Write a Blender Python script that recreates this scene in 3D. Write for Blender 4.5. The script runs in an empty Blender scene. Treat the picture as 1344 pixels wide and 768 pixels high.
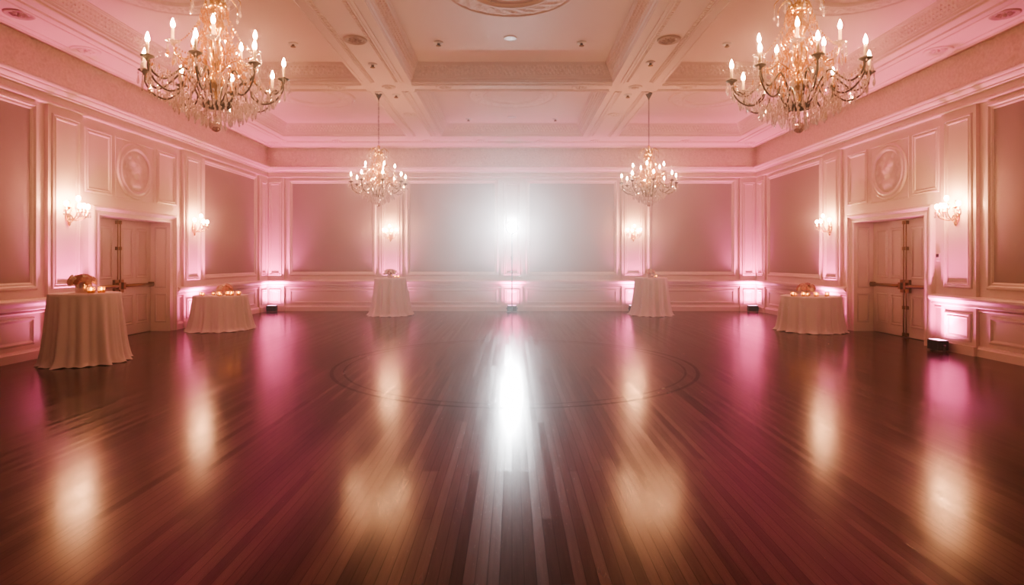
import bpy, bmesh, math, random
from mathutils import Vector, Matrix, noise
PI = math.pi
random.seed(7)
scene = bpy.context.scene
COL = scene.collection

# ------------------------------------------------------------------ dimensions
W, D, FRONT = 7.8, 18.4, -3.0          # half width, back wall, wall behind the camera
SOF, CEIL = 5.18, 5.52                 # beam soffit, coffer ceiling
EYE = 1.6

# ------------------------------------------------------------------ materials
def nt(name):
    m = bpy.data.materials.new(name); m.use_nodes = True
    t = m.node_tree; b = t.nodes['Principled BSDF']
    return m, t, b
def link(t, a, b): t.links.new(a, b)
def node(t, kind, **kw):
    n = t.nodes.new(kind)
    for k, v in kw.items(): setattr(n, k, v)
    return n
def mat(name, col, rough=.5, metal=0.0, nscale=0, bump=0.0, var=0.0, spec=.5, detail=4, stretch=None):
    m, t, b = nt(name)
    b.inputs['Base Color'].default_value = (*col, 1)
    b.inputs['Roughness'].default_value = rough
    b.inputs['Metallic'].default_value = metal
    b.inputs['Specular IOR Level'].default_value = spec
    if nscale:
        tc = node(t, 'ShaderNodeTexCoord'); no = node(t, 'ShaderNodeTexNoise')
        no.inputs['Scale'].default_value = nscale; no.inputs['Detail'].default_value = detail
        src = tc.outputs['Object']
        if stretch:
            mp = node(t, 'ShaderNodeMapping'); mp.inputs['Scale'].default_value = stretch
            link(t, src, mp.inputs['Vector']); src = mp.outputs['Vector']
        link(t, src, no.inputs['Vector'])
        if bump:
            bp = node(t, 'ShaderNodeBump'); bp.inputs['Strength'].default_value = bump
            bp.inputs['Distance'].default_value = .01
            link(t, no.outputs['Fac'], bp.inputs['Height']); link(t, bp.outputs['Normal'], b.inputs['Normal'])
        if var:
            mx = node(t, 'ShaderNodeMix', data_type='RGBA')
            mx.inputs['A'].default_value = (*[c*(1-var) for c in col], 1)
            mx.inputs['B'].default_value = (*[min(1, c*(1+var)) for c in col], 1)
            link(t, no.outputs['Fac'], mx.inputs['Factor']); link(t, mx.outputs['Result'], b.inputs['Base Color'])
    return m
def emis(name, col, strength, sampled=True):
    m = bpy.data.materials.new(name); m.use_nodes = True; t = m.node_tree
    t.nodes.clear()
    o = node(t, 'ShaderNodeOutputMaterial'); e = node(t, 'ShaderNodeEmission')
    e.inputs['Color'].default_value = (*col, 1); e.inputs['Strength'].default_value = strength
    link(t, e.outputs[0], o.inputs['Surface'])
    m.cycles.emission_sampling = 'AUTO' if sampled else 'NONE'
    return m
def crystal_mat(name, tint=(1, .93, .9), trans=.5, diff=.2, thru=None):
    m = bpy.data.materials.new(name); m.use_nodes = True; t = m.node_tree; t.nodes.clear()
    o = node(t, 'ShaderNodeOutputMaterial')
    tr = node(t, 'ShaderNodeBsdfTransparent'); tr.inputs[0].default_value = (*(thru or tint), 1)
    gl = node(t, 'ShaderNodeBsdfGlossy'); gl.inputs['Color'].default_value = (*tint, 1); gl.inputs['Roughness'].default_value = .08
    tl = node(t, 'ShaderNodeBsdfTranslucent'); tl.inputs[0].default_value = (*tint, 1)
    fr = node(t, 'ShaderNodeLayerWeight'); fr.inputs['Blend'].default_value = .35
    m1 = node(t, 'ShaderNodeMixShader'); m1.inputs[0].default_value = diff
    m2 = node(t, 'ShaderNodeMixShader')
    mr = node(t, 'ShaderNodeMapRange'); mr.inputs['To Min'].default_value = 1-trans; mr.inputs['To Max'].default_value = 1
    link(t, fr.outputs['Facing'], mr.inputs['Value'])
    link(t, gl.outputs[0], m1.inputs[1]); link(t, tl.outputs[0], m1.inputs[2])
    link(t, mr.outputs[0], m2.inputs[0]); link(t, tr.outputs[0], m2.inputs[1]); link(t, m1.outputs[0], m2.inputs[2])
    link(t, m2.outputs[0], o.inputs['Surface'])
    return m

def floor_mat():
    m, t, b = nt('dark_oak_strip')
    tc = node(t, 'ShaderNodeTexCoord'); sp = node(t, 'ShaderNodeSeparateXYZ'); cb = node(t, 'ShaderNodeCombineXYZ')
    link(t, tc.outputs['Object'], sp.inputs[0])
    link(t, sp.outputs['Y'], cb.inputs['X']); link(t, sp.outputs['X'], cb.inputs['Y'])
    br = node(t, 'ShaderNodeTexBrick'); br.offset = .37; br.offset_frequency = 3; br.squash = 1.3; br.squash_frequency = 4
    br.inputs['Color1'].default_value = (0, 0, 0, 1); br.inputs['Color2'].default_value = (1, 1, 1, 1); br.inputs['Mortar'].default_value = (.5, .5, .5, 1)
    br.inputs['Scale'].default_value = 1; br.inputs['Mortar Size'].default_value = .0024; br.inputs['Mortar Smooth'].default_value = .3
    br.inputs['Brick Width'].default_value = 2.2; br.inputs['Row Height'].default_value = .062
    link(t, cb.outputs[0], br.inputs['Vector'])
    ramp = node(t, 'ShaderNodeValToRGB'); cr = ramp.color_ramp
    cr.elements[0].position = 0; cr.elements[0].color = (.024, .0095, .007, 1)
    cr.elements[1].position = 1; cr.elements[1].color = (.08, .027, .018, 1)
    e = cr.elements.new(.5); e.color = (.052, .016, .011, 1)
    link(t, br.outputs['Color'], ramp.inputs[0])
    # grain, stretched along the boards
    mp = node(t, 'ShaderNodeMapping'); mp.inputs['Scale'].default_value = (60, 2.5, 1)
    link(t, tc.outputs['Object'], mp.inputs['Vector'])
    g = node(t, 'ShaderNodeTexNoise'); g.inputs['Scale'].default_value = 1; g.inputs['Detail'].default_value = 5
    link(t, mp.outputs[0], g.inputs['Vector'])
    gm = node(t, 'ShaderNodeMapRange'); gm.inputs['To Min'].default_value = .6; gm.inputs['To Max'].default_value = 1.35
    link(t, g.outputs['Fac'], gm.inputs['Value'])
    mul = node(t, 'ShaderNodeMix', data_type='RGBA', blend_type='MULTIPLY'); mul.inputs['Factor'].default_value = 1
    link(t, ramp.outputs[0], mul.inputs['A']); link(t, gm.outputs[0], mul.inputs['B'])
    # inlaid double ring of the dance floor
    cx = node(t, 'ShaderNodeVectorMath', operation='SUBTRACT'); cx.inputs[1].default_value = (.04, 8.98, 0)
    link(t, tc.outputs['Object'], cx.inputs[0])
    ln = node(t, 'ShaderNodeVectorMath', operation='LENGTH'); link(t, cx.outputs[0], ln.inputs[0])
    def ring(r, w):
        s = node(t, 'ShaderNodeMath', operation='SUBTRACT'); link(t, ln.outputs['Value'], s.inputs[0]); s.inputs[1].default_value = r
        a = node(t, 'ShaderNodeMath', operation='ABSOLUTE'); link(t, s.outputs[0], a.inputs[0])
        l = node(t, 'ShaderNodeMath', operation='LESS_THAN'); link(t, a.outputs[0], l.inputs[0]); l.inputs[1].default_value = w
        return l.outputs[0]
    ad = node(t, 'ShaderNodeMath', operation='MAXIMUM'); link(t, ring(2.71, .026), ad.inputs[0]); link(t, ring(2.54, .016), ad.inputs[1])
    dk = node(t, 'ShaderNodeMix', data_type='RGBA'); link(t, ad.outputs[0], dk.inputs['Factor'])
    link(t, mul.outputs['Result'], dk.inputs['A']); dk.inputs['B'].default_value = (.008, .003, .002, 1)
    # dark seams
    sm = node(t, 'ShaderNodeMix', data_type='RGBA'); link(t, br.outputs['Fac'], sm.inputs['Factor'])
    link(t, dk.outputs['Result'], sm.inputs['A']); sm.inputs['B'].default_value = (.006, .002, .002, 1)
    link(t, sm.outputs['Result'], b.inputs['Base Color'])
    # roughness and bump
    rr = node(t, 'ShaderNodeMapRange'); rr.inputs['To Min'].default_value = FLOOR_R0; rr.inputs['To Max'].default_value = FLOOR_R1
    link(t, br.outputs['Color'], rr.inputs['Value'])
    r2 = node(t, 'ShaderNodeMath', operation='MULTIPLY_ADD'); link(t, ad.outputs[0], r2.inputs[0]); r2.inputs[1].default_value = .05
    link(t, rr.outputs[0], r2.inputs[2])
    link(t, r2.outputs[0], b.inputs['Roughness'])
    hs = node(t, 'ShaderNodeMath', operation='MULTIPLY_ADD'); link(t, br.outputs['Fac'], hs.inputs[0]); hs.inputs[1].default_value = -.12
    tilt = node(t, 'ShaderNodeMath', operation='MULTIPLY'); link(t, g.outputs['Fac'], tilt.inputs[0]); tilt.inputs[1].default_value = .45
    link(t, tilt.outputs[0], hs.inputs[2])
    bp = node(t, 'ShaderNodeBump'); bp.inputs['Strength'].default_value = .16; bp.inputs['Distance'].default_value = .003
    link(t, hs.outputs[0], bp.inputs['Height']); link(t, bp.outputs[0], b.inputs['Normal'])
    # polish differs from board to board; seams and inlay lines are dull
    sv = node(t, 'ShaderNodeMapRange'); sv.inputs['To Min'].default_value = .32; sv.inputs['To Max'].default_value = .60
    link(t, br.outputs['Color'], sv.inputs['Value'])
    gv = node(t, 'ShaderNodeMapRange'); gv.inputs['From Min'].default_value = .3; gv.inputs['From Max'].default_value = .7; gv.inputs['To Min'].default_value = .8; gv.inputs['To Max'].default_value = 1.2
    link(t, g.outputs['Fac'], gv.inputs['Value'])
    s0 = node(t, 'ShaderNodeMath', operation='MULTIPLY'); link(t, sv.outputs[0], s0.inputs[0]); link(t, gv.outputs[0], s0.inputs[1])
    mk = node(t, 'ShaderNodeMath', operation='MAXIMUM'); bs = node(t, 'ShaderNodeMath', operation='MULTIPLY'); link(t, br.outputs['Fac'], bs.inputs[0]); bs.inputs[1].default_value = .9; link(t, bs.outputs[0], mk.inputs[0]); link(t, ad.outputs[0], mk.inputs[1])
    iv = node(t, 'ShaderNodeMath', operation='MULTIPLY_ADD'); link(t, mk.outputs[0], iv.inputs[0]); iv.inputs[1].default_value = -.74; iv.inputs[2].default_value = 1
    sp2 = node(t, 'ShaderNodeMath', operation='MULTIPLY'); link(t, s0.outputs[0], sp2.inputs[0]); link(t, iv.outputs[0], sp2.inputs[1])
    link(t, sp2.outputs[0], b.inputs['Specular IOR Level'])
    b.inputs['Specular Tint'].default_value = (1, .90, .76, 1)
    return m
FLOOR_R0, FLOOR_R1 = .165, .225

M = {}
M['paint'] = mat('cream_paint', (.76, .64, .58), .42, nscale=6, bump=.02, var=.02)
M['ceiling'] = mat('ceiling_paint', (.75, .60, .54), .6, nscale=5, bump=.02, var=.02)
M['relief'] = mat('plaster_relief', (.78, .63, .575), .65, nscale=22, bump=1.0, var=.28, detail=6)
M['fabric'] = mat('mauve_wall_fabric', (.40, .315, .295), .85, nscale=160, bump=.25, var=.12, spec=.2)
M['door'] = mat('door_paint', (.64, .54, .50), .4, nscale=8, bump=.02, var=.03)
M['brass'] = mat('aged_brass', (.24, .14, .06), .4, 1, nscale=30, var=.15)
M['gold'] = mat('gilt_metal', (.70, .46, .17), .25, 1, nscale=40, var=.2)
M['bronze'] = mat('dark_bronze', (.022, .012, .007), .45, .3, nscale=40, var=.3)
M['black'] = mat('black_plastic', (.012, .011, .013), .4, nscale=60, var=.1)
M['steel'] = mat('grey_steel', (.16, .16, .17), .4, .8, nscale=60, var=.1)
M['cloth'] = mat('white_linen', (.76, .66, .65), .8, nscale=220, bump=.15, var=.04, spec=.2)
M['wood'] = mat('plywood', (.32, .2, .11), .6, nscale=12, var=.2)
M['sleeve'] = mat('candle_sleeve', (.85, .72, .52), .5, nscale=30, var=.05)
M['bulb'] = emis('candle_bulb', (1, .50, .25), 470)
M['globe'] = emis('sconce_bulb', (1, .50, .24), 270)
M['flame'] = emis('candle_flame', (1, .50, .15), 65)
M['lens'] = emis('lamp_lens', (.93, .96, 1), 160, False)
M['pinklens'] = emis('uplight_lens', (1, .35, .65), 9, False)
M['crystal'] = crystal_mat('cut_crystal', diff=.28, thru=(.92, .85, .84))
M['glow_crystal'] = crystal_mat('crystal_painted_glow', (1, .78, .46), .5, .22, (.82, .60, .38))  # golden candle glow of the upper crystals is put into this tint
M['ballglass'] = crystal_mat('crystal_ball', (.95, .82, .8), .5, .05)
M['votive'] = crystal_mat('votive_glass', (1, .80, .52), .5, .5)
M['vase'] = crystal_mat('clear_vase_glass', (.96, .9, .9), .42, .15)
M['wax'] = mat('cream_wax', (.9, .72, .45), .5, nscale=20, var=.04)
M['rose'] = mat('blush_rose', (.72, .40, .33), .6, nscale=40, var=.25)
M['rose_dark'] = mat('dusky_rose', (.45, .15, .13), .6, nscale=40, var=.25)
M['rose_pale'] = mat('ivory_rose', (.85, .68, .55), .6, nscale=40, var=.15)
M['leaf'] = mat('dull_leaf', (.12, .13, .06), .6, nscale=30, var=.3)
M['stem'] = mat('flower_stem', (.16, .10, .06), .6, nscale=30, var=.3)
M['plastic'] = mat('white_plastic', (.72, .66, .62), .4, nscale=30, var=.03)
M['floor'] = floor_mat()

# ------------------------------------------------------------------ mesh builder
class MB:
    def __init__(s): s.v = []; s.f = []; s.sm = []
    def add(s, vs, fs, smooth=False):
        o = len(s.v); s.v += [tuple(v) for v in vs]; s.f += [tuple(i+o for i in f) for f in fs]; s.sm += [smooth]*len(fs)
    def box(s, x0, y0, z0, x1, y1, z1):
        a, b = sorted((x0, x1)); c, d = sorted((y0, y1)); e, f = sorted((z0, z1))
        vs = [(a,c,e),(b,c,e),(b,d,e),(a,d,e),(a,c,f),(b,c,f),(b,d,f),(a,d,f)]
        s.add(vs, [(0,3,2,1),(4,5,6,7),(0,1,5,4),(1,2,6,5),(2,3,7,6),(3,0,4,7)])
    def bbox(s, x0, y0, z0, x1, y1, z1, b=.01):
        """box with chamfered edges"""
        cx, cy, cz = (x0+x1)/2, (y0+y1)/2, (z0+z1)/2
        bm = bmesh.new(); bmesh.ops.create_cube(bm, size=1)
        for v in bm.verts: v.co = Vector((cx+v.co.x*abs(x1-x0), cy+v.co.y*abs(y1-y0), cz+v.co.z*abs(z1-z0)))
        bmesh.ops.bevel(bm, geom=bm.edges[:], offset=b, segments=2, affect='EDGES', profile=.5)
        bm.verts.index_update()
        s.add([v.co[:] for v in bm.verts], [[v.index for v in f.verts] for f in bm.faces]); bm.free()
    def loops(s, loops, closed=True, cap0=False, cap1=False, smooth=True):
        n = len(loops[0]); vs = [p for l in loops for p in l]; fs = []
        for i in range(len(loops)-1):
            for j in range(n if closed else n-1):
                k = (j+1) % n
                fs.append((i*n+j, i*n+k, (i+1)*n+k, (i+1)*n+j))
        s.add(vs, fs, smooth)
        o = len(s.v)-len(vs)
        if cap0: s.f.append(tuple(o+j for j in reversed(range(n)))); s.sm.append(False)
        if cap1: s.f.append(tuple(o+(len(loops)-1)*n+j for j in range(n))); s.sm.append(False)
    def lathe(s, prof, c=(0,0,0), seg=16, T=None, smooth=True, cap=True):
        """profile of (radius, height) turned about z at c; T maps local points"""
        L = []
        for r, z in prof:
            L.append([(c[0]+r*math.cos(2*PI*k/seg), c[1]+r*math.sin(2*PI*k/seg), c[2]+z) for k in range(seg)])
        if T: L = [[T(*p) for p in l] for l in L]
        s.loops(L, True, cap and prof[0][0] > 1e-5, cap and prof[-1][0] > 1e-5, smooth)
    def tube(s, pts, r, seg=8, cap=True):
        P = [Vector(p) for p in pts]; n = len(P); R = r if isinstance(r, (list, tuple)) else [r]*n
        up = Vector((0,0,1)); L = []
        t0 = (P[1]-P[0]).normalized()
        a = t0.cross(up)
        if a.length < 1e-3: a = t0.cross(Vector((1,0,0)))
        a.normalize()
        for i in range(n):
            t = (P[min(i+1,n-1)]-P[max(i-1,0)]).normalized()
            a = (a - t*a.dot(t)); a.normalize(); b = t.cross(a)
            L.append([P[i]+R[i]*(math.cos(2*PI*k/seg)*a+math.sin(2*PI*k/seg)*b) for k in range(seg)])
        s.loops(L, True, cap, cap, True)
    def frame(s, P, u0, u1, v0, v1, prof):
        """picture-frame moulding on a plane: profile of (inset, rise)"""
        L = [[P(u0+i, v0+i, h), P(u1-i, v0+i, h), P(u1-i, v1-i, h), P(u0+i, v1-i, h)] for i, h in prof]
        s.loops(L, True, smooth=False)
    def quad(s, P, u0, u1, v0, v1, h):
        s.add([P(u0,v0,h), P(u1,v0,h), P(u1,v1,h), P(u0,v1,h)], [(0,1,2,3)])
    def run(s, P, u0, u1, prof, cap=True):
        """straight moulding along u: profile of (rise, v)"""
        L = [[P(u, v, h) for h, v in prof] for u in (u0, u1)]
        s.loops(L, True, cap, cap, smooth=False)
    def pbox(s, P, u0, u1, v0, v1, h0, h1):
        vs = [P(u,v,h) for h in (h0,h1) for u,v in ((u0,v0),(u1,v0),(u1,v1),(u0,v1))]
        s.add(vs, [(0,3,2,1),(4,5,6,7),(0,1,5,4),(1,2,6,5),(2,3,7,6),(3,0,4,7)])
    def mesh(s, name, m):
        me = bpy.data.meshes.new(name); me.from_pydata(s.v, [], s.f)
        me.polygons.foreach_set('use_smooth', s.sm)
        bm = bmesh.new(); bm.from_mesh(me); bmesh.ops.recalc_face_normals(bm, faces=bm.faces); bm.to_mesh(me); bm.free()
        me.materials.append(M[m] if isinstance(m, str) else m); me.update()
        return me
    def build(s, name, m, parent=None, loc=None):
        return put(name, s.mesh(name, m), parent, loc)
def put(name, me, parent=None, loc=None, mtx=None):
    o = bpy.data.objects.new(name, me); COL.objects.link(o)
    if parent is not None: o.parent = parent
    if loc is not None: o.location = loc
    if mtx is not None: o.matrix_local = mtx
    return o
def thing(name, label, cat, loc=(0,0,0), rz=0, group=None):
    o = bpy.data.objects.new(name, None); COL.objects.link(o); o.empty_display_size = .1
    o.location = loc; o.rotation_euler = (0,0,rz)
    return tag(o, label, cat, group)
def tag(o, label, cat, group=None):
    o['label'] = label; o['category'] = cat
    if group: o['group'] = group
    return o
def struct(o, label=None):
    o['kind'] = 'structure'
    if label: o['label'] = label
    return o
def copy_tree(o, parent=None):
    c = o.copy(); COL.objects.link(c)
    if parent is not None: c.parent = parent
    for ch in list(o.children): copy_tree(ch, c)
    return c

# wall planes: (u along the wall, v height, h rise off the wall into the room)
PL = lambda u, v, h: (-W+h, u, v)
PR = lambda u, v, h: (W-h, u, v)
PB = lambda u, v, h: (u, D-h, v)
PF = lambda u, v, h: (u, FRONT+h, v)

# ------------------------------------------------------------------ room shell
DU0, DU1, DZ = 10.9, 13.14, 2.46       # door opening along the side walls
REC = .40                              # depth of the door recess
PIL = [(3.4, 4.17), (9.66, 10.44), (13.66, 14.42), (17.76, 18.34)]          # side-wall pilasters
FAB = [(-2.6, 3.2), (4.35, 9.48), (14.56, 17.6)]                            # side-wall fabric panels
BPIL = [(-7.78, -7.22), (-4.2, -3.48), (-.34, .34), (3.48, 4.2), (7.22, 7.78)]
BFAB = [(-7.09, -4.31), (-3.36, -.43), (.43, 3.36), (4.31, 7.09)]
PP = .06                               # pilaster projection

fl = MB(); fl.box(-W-.5, FRONT-.3, -.1, W+.5, D+.3, 0)
floor = struct(fl.build('floor', 'floor'), 'dark brown strip wood dance floor with an inlaid double ring')

FRAME_FAB = [(0, 0), (0, .03), (.025, .055), (.055, .055), (.075, .028), (.10, .03), (.125, .012), (.13, 0)]
FRAME_PIL = [(0, 0), (.008, .022), (.03, .03), (.045, .012), (.06, .012), (.072, .026), (.09, .02), (.10, 0)]
FRAME_WAI = [(0, 0), (.01, .022), (.035, .026), (.055, .008), (.07, 0)]

def wall_dress(wall, P, pils, fabs):
    for u0, u1 in pils:
        b = MB()
        b.pbox(P, u0, u1, .98, 4.24, 0, PP)
        b.pbox(P, u0, u1, 0, .98, 0, PP)
        b.pbox(P, u0-.02, u1+.02, 0, .155, 0, PP+.05)
        p = b.build('pilaster', 'paint', wall)
        Q = lambda u, v, h: P(u, v, h+PP)
        f = MB(); g = .07
        f.frame(Q, u0+g, u1-g, 1.12, 4.09, FRAME_PIL)
        f.build('panel_moulding', 'paint', p)
        f = MB(); f.frame(Q, u0+g+.02, u1-g-.02, .22, .70, FRAME_PIL)
        f.build('pedestal_moulding', 'paint', p)
    for u0, u1 in fabs:
        b = MB(); b.pbox(P, u0+.12, u1-.12, 1.24, 4.05, 0, .012)
        p = b.build('fabric_panel', 'fabric', wall)
        f = MB(); f.frame(P, u0, u1, 1.12, 4.17, FRAME_FAB); f.build('panel_moulding', 'paint', p)
        f = MB(); f.frame(P, u0+.03, u1-.03, .24, .68, FRAME_WAI)
        f.build('wainscot_moulding', 'paint', wall)

def medallion_relief(P, cu, cv, seedv):
    """round plaster portrait relief"""
    b = MB()
    seg = 56
    prof = [(.575, 0), (.57, .03), (.545, .045), (.52, .03), (.505, .03), (.485, .05), (.455, .055), (.43, .03), (.42, .012)]
    L = [[P(cu+r*math.cos(2*PI*k/seg), cv+r*math.sin(2*PI*k/seg), h) for k in range(seg)] for r, h in prof]
    b.loops(L, True, smooth=True)
    ring = MB(); ring.v, ring.f, ring.sm = b.v, b.f, b.sm
    d = MB()
    def hgt(x, y):
        h = .012
        g = lambda cx, cy, sx, sy, a: a*math.exp(-((x-cx)/sx)**2-((y-cy)/sy)**2)
        h += max(g(.03, .07, .11, .13, .05), g(-.06, .15, .09, .07, .04), g(.12, .06, .03, .03, .03), g(.02, -.12, .07, .10, .04), g(-.02, -.26, .17, .09, .045))
        r = math.hypot(x, y); a = math.atan2(y, x)
        if r > .26: h += .018*max(0, math.sin(a*9+seedv))*math.exp(-((r-.34)/.045)**2)
        h = .012+(h-.012)*1.5
        return h + .008*noise.noise(Vector((x*14, y*14, seedv)))
    nr, ns = 22, 72; L = []
    for i in range(nr+1):
        r = .425*i/nr
        L.append([P(cu+r*math.cos(2*PI*k/ns), cv+r*math.sin(2*PI*k/ns), hgt(r*math.cos(2*PI*k/ns), r*math.sin(2*PI*k/ns))) for k in range(ns)])
    d.loops(L, True, smooth=True)
    return ring, d

def door_bay(wall, P, n, sign):
    # three over-door panels
    f = MB()
    f.frame(P, 10.56, 11.28, 2.86, 4.05, FRAME_PIL); f.build('overdoor_moulding', 'paint', wall)
    f = MB(); f.frame(P, 12.70, 13.44, 2.86, 4.05, FRAME_PIL); f.build('overdoor_moulding', 'paint', wall)
    f = MB(); f.frame(P, 11.38, 12.60, 2.83, 4.05, [(0, 0), (.005, .012), (.02, .012), (.03, 0)])
    f.build('overdoor_moulding', 'paint', wall)
    ring, d = medallion_relief(P, 11.99, 3.44, n)
    m = ring.build('portrait_medallion', 'paint', wall); d.build('portrait_relief', 'paint', m)
    # door
    lab = ('white double door with brass push bars in the left wall, behind the tall table',
           'white double door with brass push bars in the right wall, beside the floor uplight')[n-1]
    dr = struct(thing('door_%d' % n, lab, 'door', (sign*(W+REC), (DU0+DU1)/2, 0)), lab)
    inv = Vector(dr.location)
    Pd = lambda u, v, h: tuple(Vector(P(u, v, h))-inv)         # parts live in the door's own frame
    Q = lambda u, v, h: Pd(u, v, h-REC)
    c = MB()
    cw = .24
    prof = [(0, 0), (0, .075), (.02, .09), (.06, .09), (.075, .06), (.10, .055), (.12, .035), (.19, .03), (.20, .045), (cw, .045), (cw, 0)]
    L = [[Pd(DU0-cw+i, 0, h), Pd(DU0-cw+i, DZ+.17-i*.17/cw, h), Pd(DU1+cw-i, DZ+.17-i*.17/cw, h), Pd(DU1+cw-i, 0, h)] for i, h in prof]
    c.loops(L, False, smooth=False)
    c.build('casing', 'paint', dr)
    # reveals with their own sunk panels
    r = MB()
    Rn = lambda v, w, h: Pd(DU0+h, w, v-REC)
    Rf = lambda v, w, h: Pd(DU1-h, w, v-REC)
    for R in (Rn, Rf):
        for z0, z1 in ((.2, .86), (.98, 2.36)):
            r.frame(R, .09, REC-.03, z0, z1, [(0, 0), (.008, .012), (.03, .014), (.045, 0)])
    r.build('reveal_moulding', 'door', dr)
    mid = (DU0+DU1)/2
    for k, (a, b_) in enumerate(((DU0+.004, mid-.003), (mid+.003, DU1-.004))):
        l = MB(); l.pbox(Q, a, b_, .012, DZ-.006, -.05, 0)
        leaf = l.build('door_leaf', 'door', dr)
        f = MB(); wd = (b_-a)
        for j in range(2):
            p0 = a+.11+j*(wd-.12)/2; p1 = p0+(wd-.32)/2
            for z0, z1 in ((.22, .88), (1.22, 2.30)):
                f.frame(Q, p0, p1, z0, z1, [(0, 0), (.006, .008), (.022, .012), (.036, .002), (.05, .002), (.07, .012), (.071, .012)])
        f.build('panel_moulding', 'door', leaf)
        # push bar
        pb = MB()
        e0, e1 = (a+.04, b_-.10) if k == 0 else (a+.10, b_-.04)
        pts = [Q(e0+(e1-e0)*i/8, 1.07, .085) for i in range(9)]
        pb.tube(pts, .034, 10)
        bar = pb.build('push_bar', 'brass', leaf)
        hk = MB()
        hu = (b_-.075) if k == 0 else (a+.075)
        hk.pbox(Q, hu-.055, hu+.055, .93, 1.20, 0, .055); hk.pbox(Q, hu-.035, hu+.035, 1.0, 1.14, .055, .115)
        ou = a+.055 if k == 0 else b_-.055
        hk.pbox(Q, ou-.03, ou+.03, 1.02, 1.12, 0, .10)
        hk.build('latch_case', 'brass', leaf)
        ru = b_-.035 if k == 0 else a+.035
        rd = MB(); rd.tube([Q(ru, z, .045) for z in (.03, .5, 1.0, 1.5, 2.0, DZ-.03)], .011, 8)
        for z in (.06, .62, 1.85, DZ-.07): rd.pbox(Q, ru-.022, ru+.022, z-.035, z+.035, 0, .065)
        rd.build('vertical_rod', 'brass', leaf)
    return dr

SIDE = [('wall_left', PL, -1), ('wall_right', PR, 1)]
for n, (nm, P, s) in enumerate(SIDE, 1):
    b = MB(); T = .5
    b.pbox(P, FRONT, DU0, 0, SOF+.4, -T, 0); b.pbox(P, DU1, D, 0, SOF+.4, -T, 0); b.pbox(P, DU0, DU1, DZ, SOF+.4, -T, 0)
    b.pbox(P, DU0, DU1, 0, DZ, -T, -REC-.055)
    w = struct(b.build(nm, 'paint'), ('cream panelled left wall with mauve fabric panels', 'cream panelled right wall with mauve fabric panels')[n-1])
    wall_dress(w, P, PIL, FAB)
    door_bay(w, P, n, s)
b = MB(); b.box(-W-.5, D, 0, W+.5, D+.3, SOF+.4); wb = struct(b.build('wall_back', 'paint'), 'cream panelled back wall with four mauve fabric panels')
wall_dress(wb, PB, BPIL, BFAB)
b = MB(); b.box(-W-.5, FRONT-.3, 0, W+.5, FRONT, SOF+.4); wf = struct(b.build('wall_front', 'paint'), 'cream wall behind the viewer')

# chair rail, baseboards
RAIL = [(0, .795), (.075, .80), (.085, .815), (.085, .86), (.10, .875), (.125, .905), (.14, .92), (.14, .955), (.12, .965), (.09, .985), (0, .99)]
SUB = [(0, .735), (.02, .74), (.028, .76), (.02, .775), (0, .78)]
BASE = [(0, 0), (.06, 0), (.06, .125), (.045, .14), (.035, .165), (0, .172)]
tr = 1
for P, runs in ((PL, ((FRONT, DU0-.24), (DU1+.24, D))), (PR, ((FRONT, DU0-.24), (DU1+.24, D))), (PB, ((-W, W),)), (PF, ((-W, W),))):
    b = MB()
    for a, c in runs: b.run(P, a, c, RAIL); b.run(P, a, c, SUB)
    struct(b.build('trim_%d' % tr, 'paint'), 'cream moulded chair rail'); tr += 1
for P, runs, nm in ((PL, ((FRONT, DU0-.24), (DU1+.24, D)), 'left'), (PR, ((FRONT, DU0-.24), (DU1+.24, D)), 'right'), (PB, ((-W, W),), 'back'), (PF, ((-W, W),), 'front')):
    b = MB()
    for a, c in runs: b.run(P, a, c, BASE)
    struct(b.build('baseboard_' + nm, 'paint'), 'cream moulded baseboard')

def room_loop(inset, z): return [(-W+inset, FRONT+inset, z), (W-inset, FRONT+inset, z), (W-inset, D-inset, z), (-W+inset, D-inset, z)]
CORN = [(0, 4.215), (.075, 4.22), (.085, 4.235), (.085, 4.255), (.065, 4.27), (.05, 4.285), (.05, 4.37), (.065, 4.385), (.10, 4.40), (.10, 4.425),
        (.125, 4.435), (.15, 4.455), (.165, 4.475), (.165, 4.495), (.20, 4.50), (.215, 4.525), (.215, 4.55), (.19, 4.565), (.0, 4.57)]
b = MB(); b.loops([room_loop(i, z) for i, z in CORN], True, smooth=False)
# bead row sitting on the cornice
for P, L0, L1 in ((PL, 4, D-.1), (PR, 4, D-.1), (PB, -W+.1, W-.1)):
    u = L0
    while u < L1:
        b.pbox(P, u, u+.045, 4.565, 4.605, .05, .12); u += .085
struct(b.build('trim_%d' % tr, 'paint'), 'cream moulded cornice below the frieze'); tr += 1

# relief frieze: shallow acanthus and scroll relief
def frieze(P, u0, u1):
    b = MB(); nu = int((u1-u0)/.035); rows = 16; L = []
    for i in range(nu+1):
        u = u0+(u1-u0)*i/nu; col = []
        for j in range(rows+1):
            v = j/rows; z = 4.58+v*.60
            per = 1.1; ph = (u/per) % 1.0
            # alternating oval and scroll motifs
            dx = (ph-.25)*per; dz = (v-.5)*.56
            r = math.hypot(dx/.8, dz)
            m = .02*math.exp(-((r-.16)/.03)**2)+.022*math.exp(-(r/.07)**2)
            dx2 = (ph-.75)*per
            a = math.atan2(dz, dx2); r2 = math.hypot(dx2, dz)
            m += .02*max(0, math.sin(a*5+r2*30))*math.exp(-(r2/.2)**2)
            m += .014*abs(noise.noise(Vector((u*11, v*6, 3))))
            m += .008*noise.noise(Vector((u*26, v*15, 9)))
            lip = .05*max(0, v-.80)/.2*(1+.9*noise.noise(Vector((u*5.5, 2, 1))))
            zz = z-.0+(0.03*noise.noise(Vector((u*6.5, 5, 7))) if j == rows else 0)
            col.append(P(u, zz, .028+m*1.7+lip))
        L.append(col)
    b.loops(L, False, smooth=True)
    return b
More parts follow.
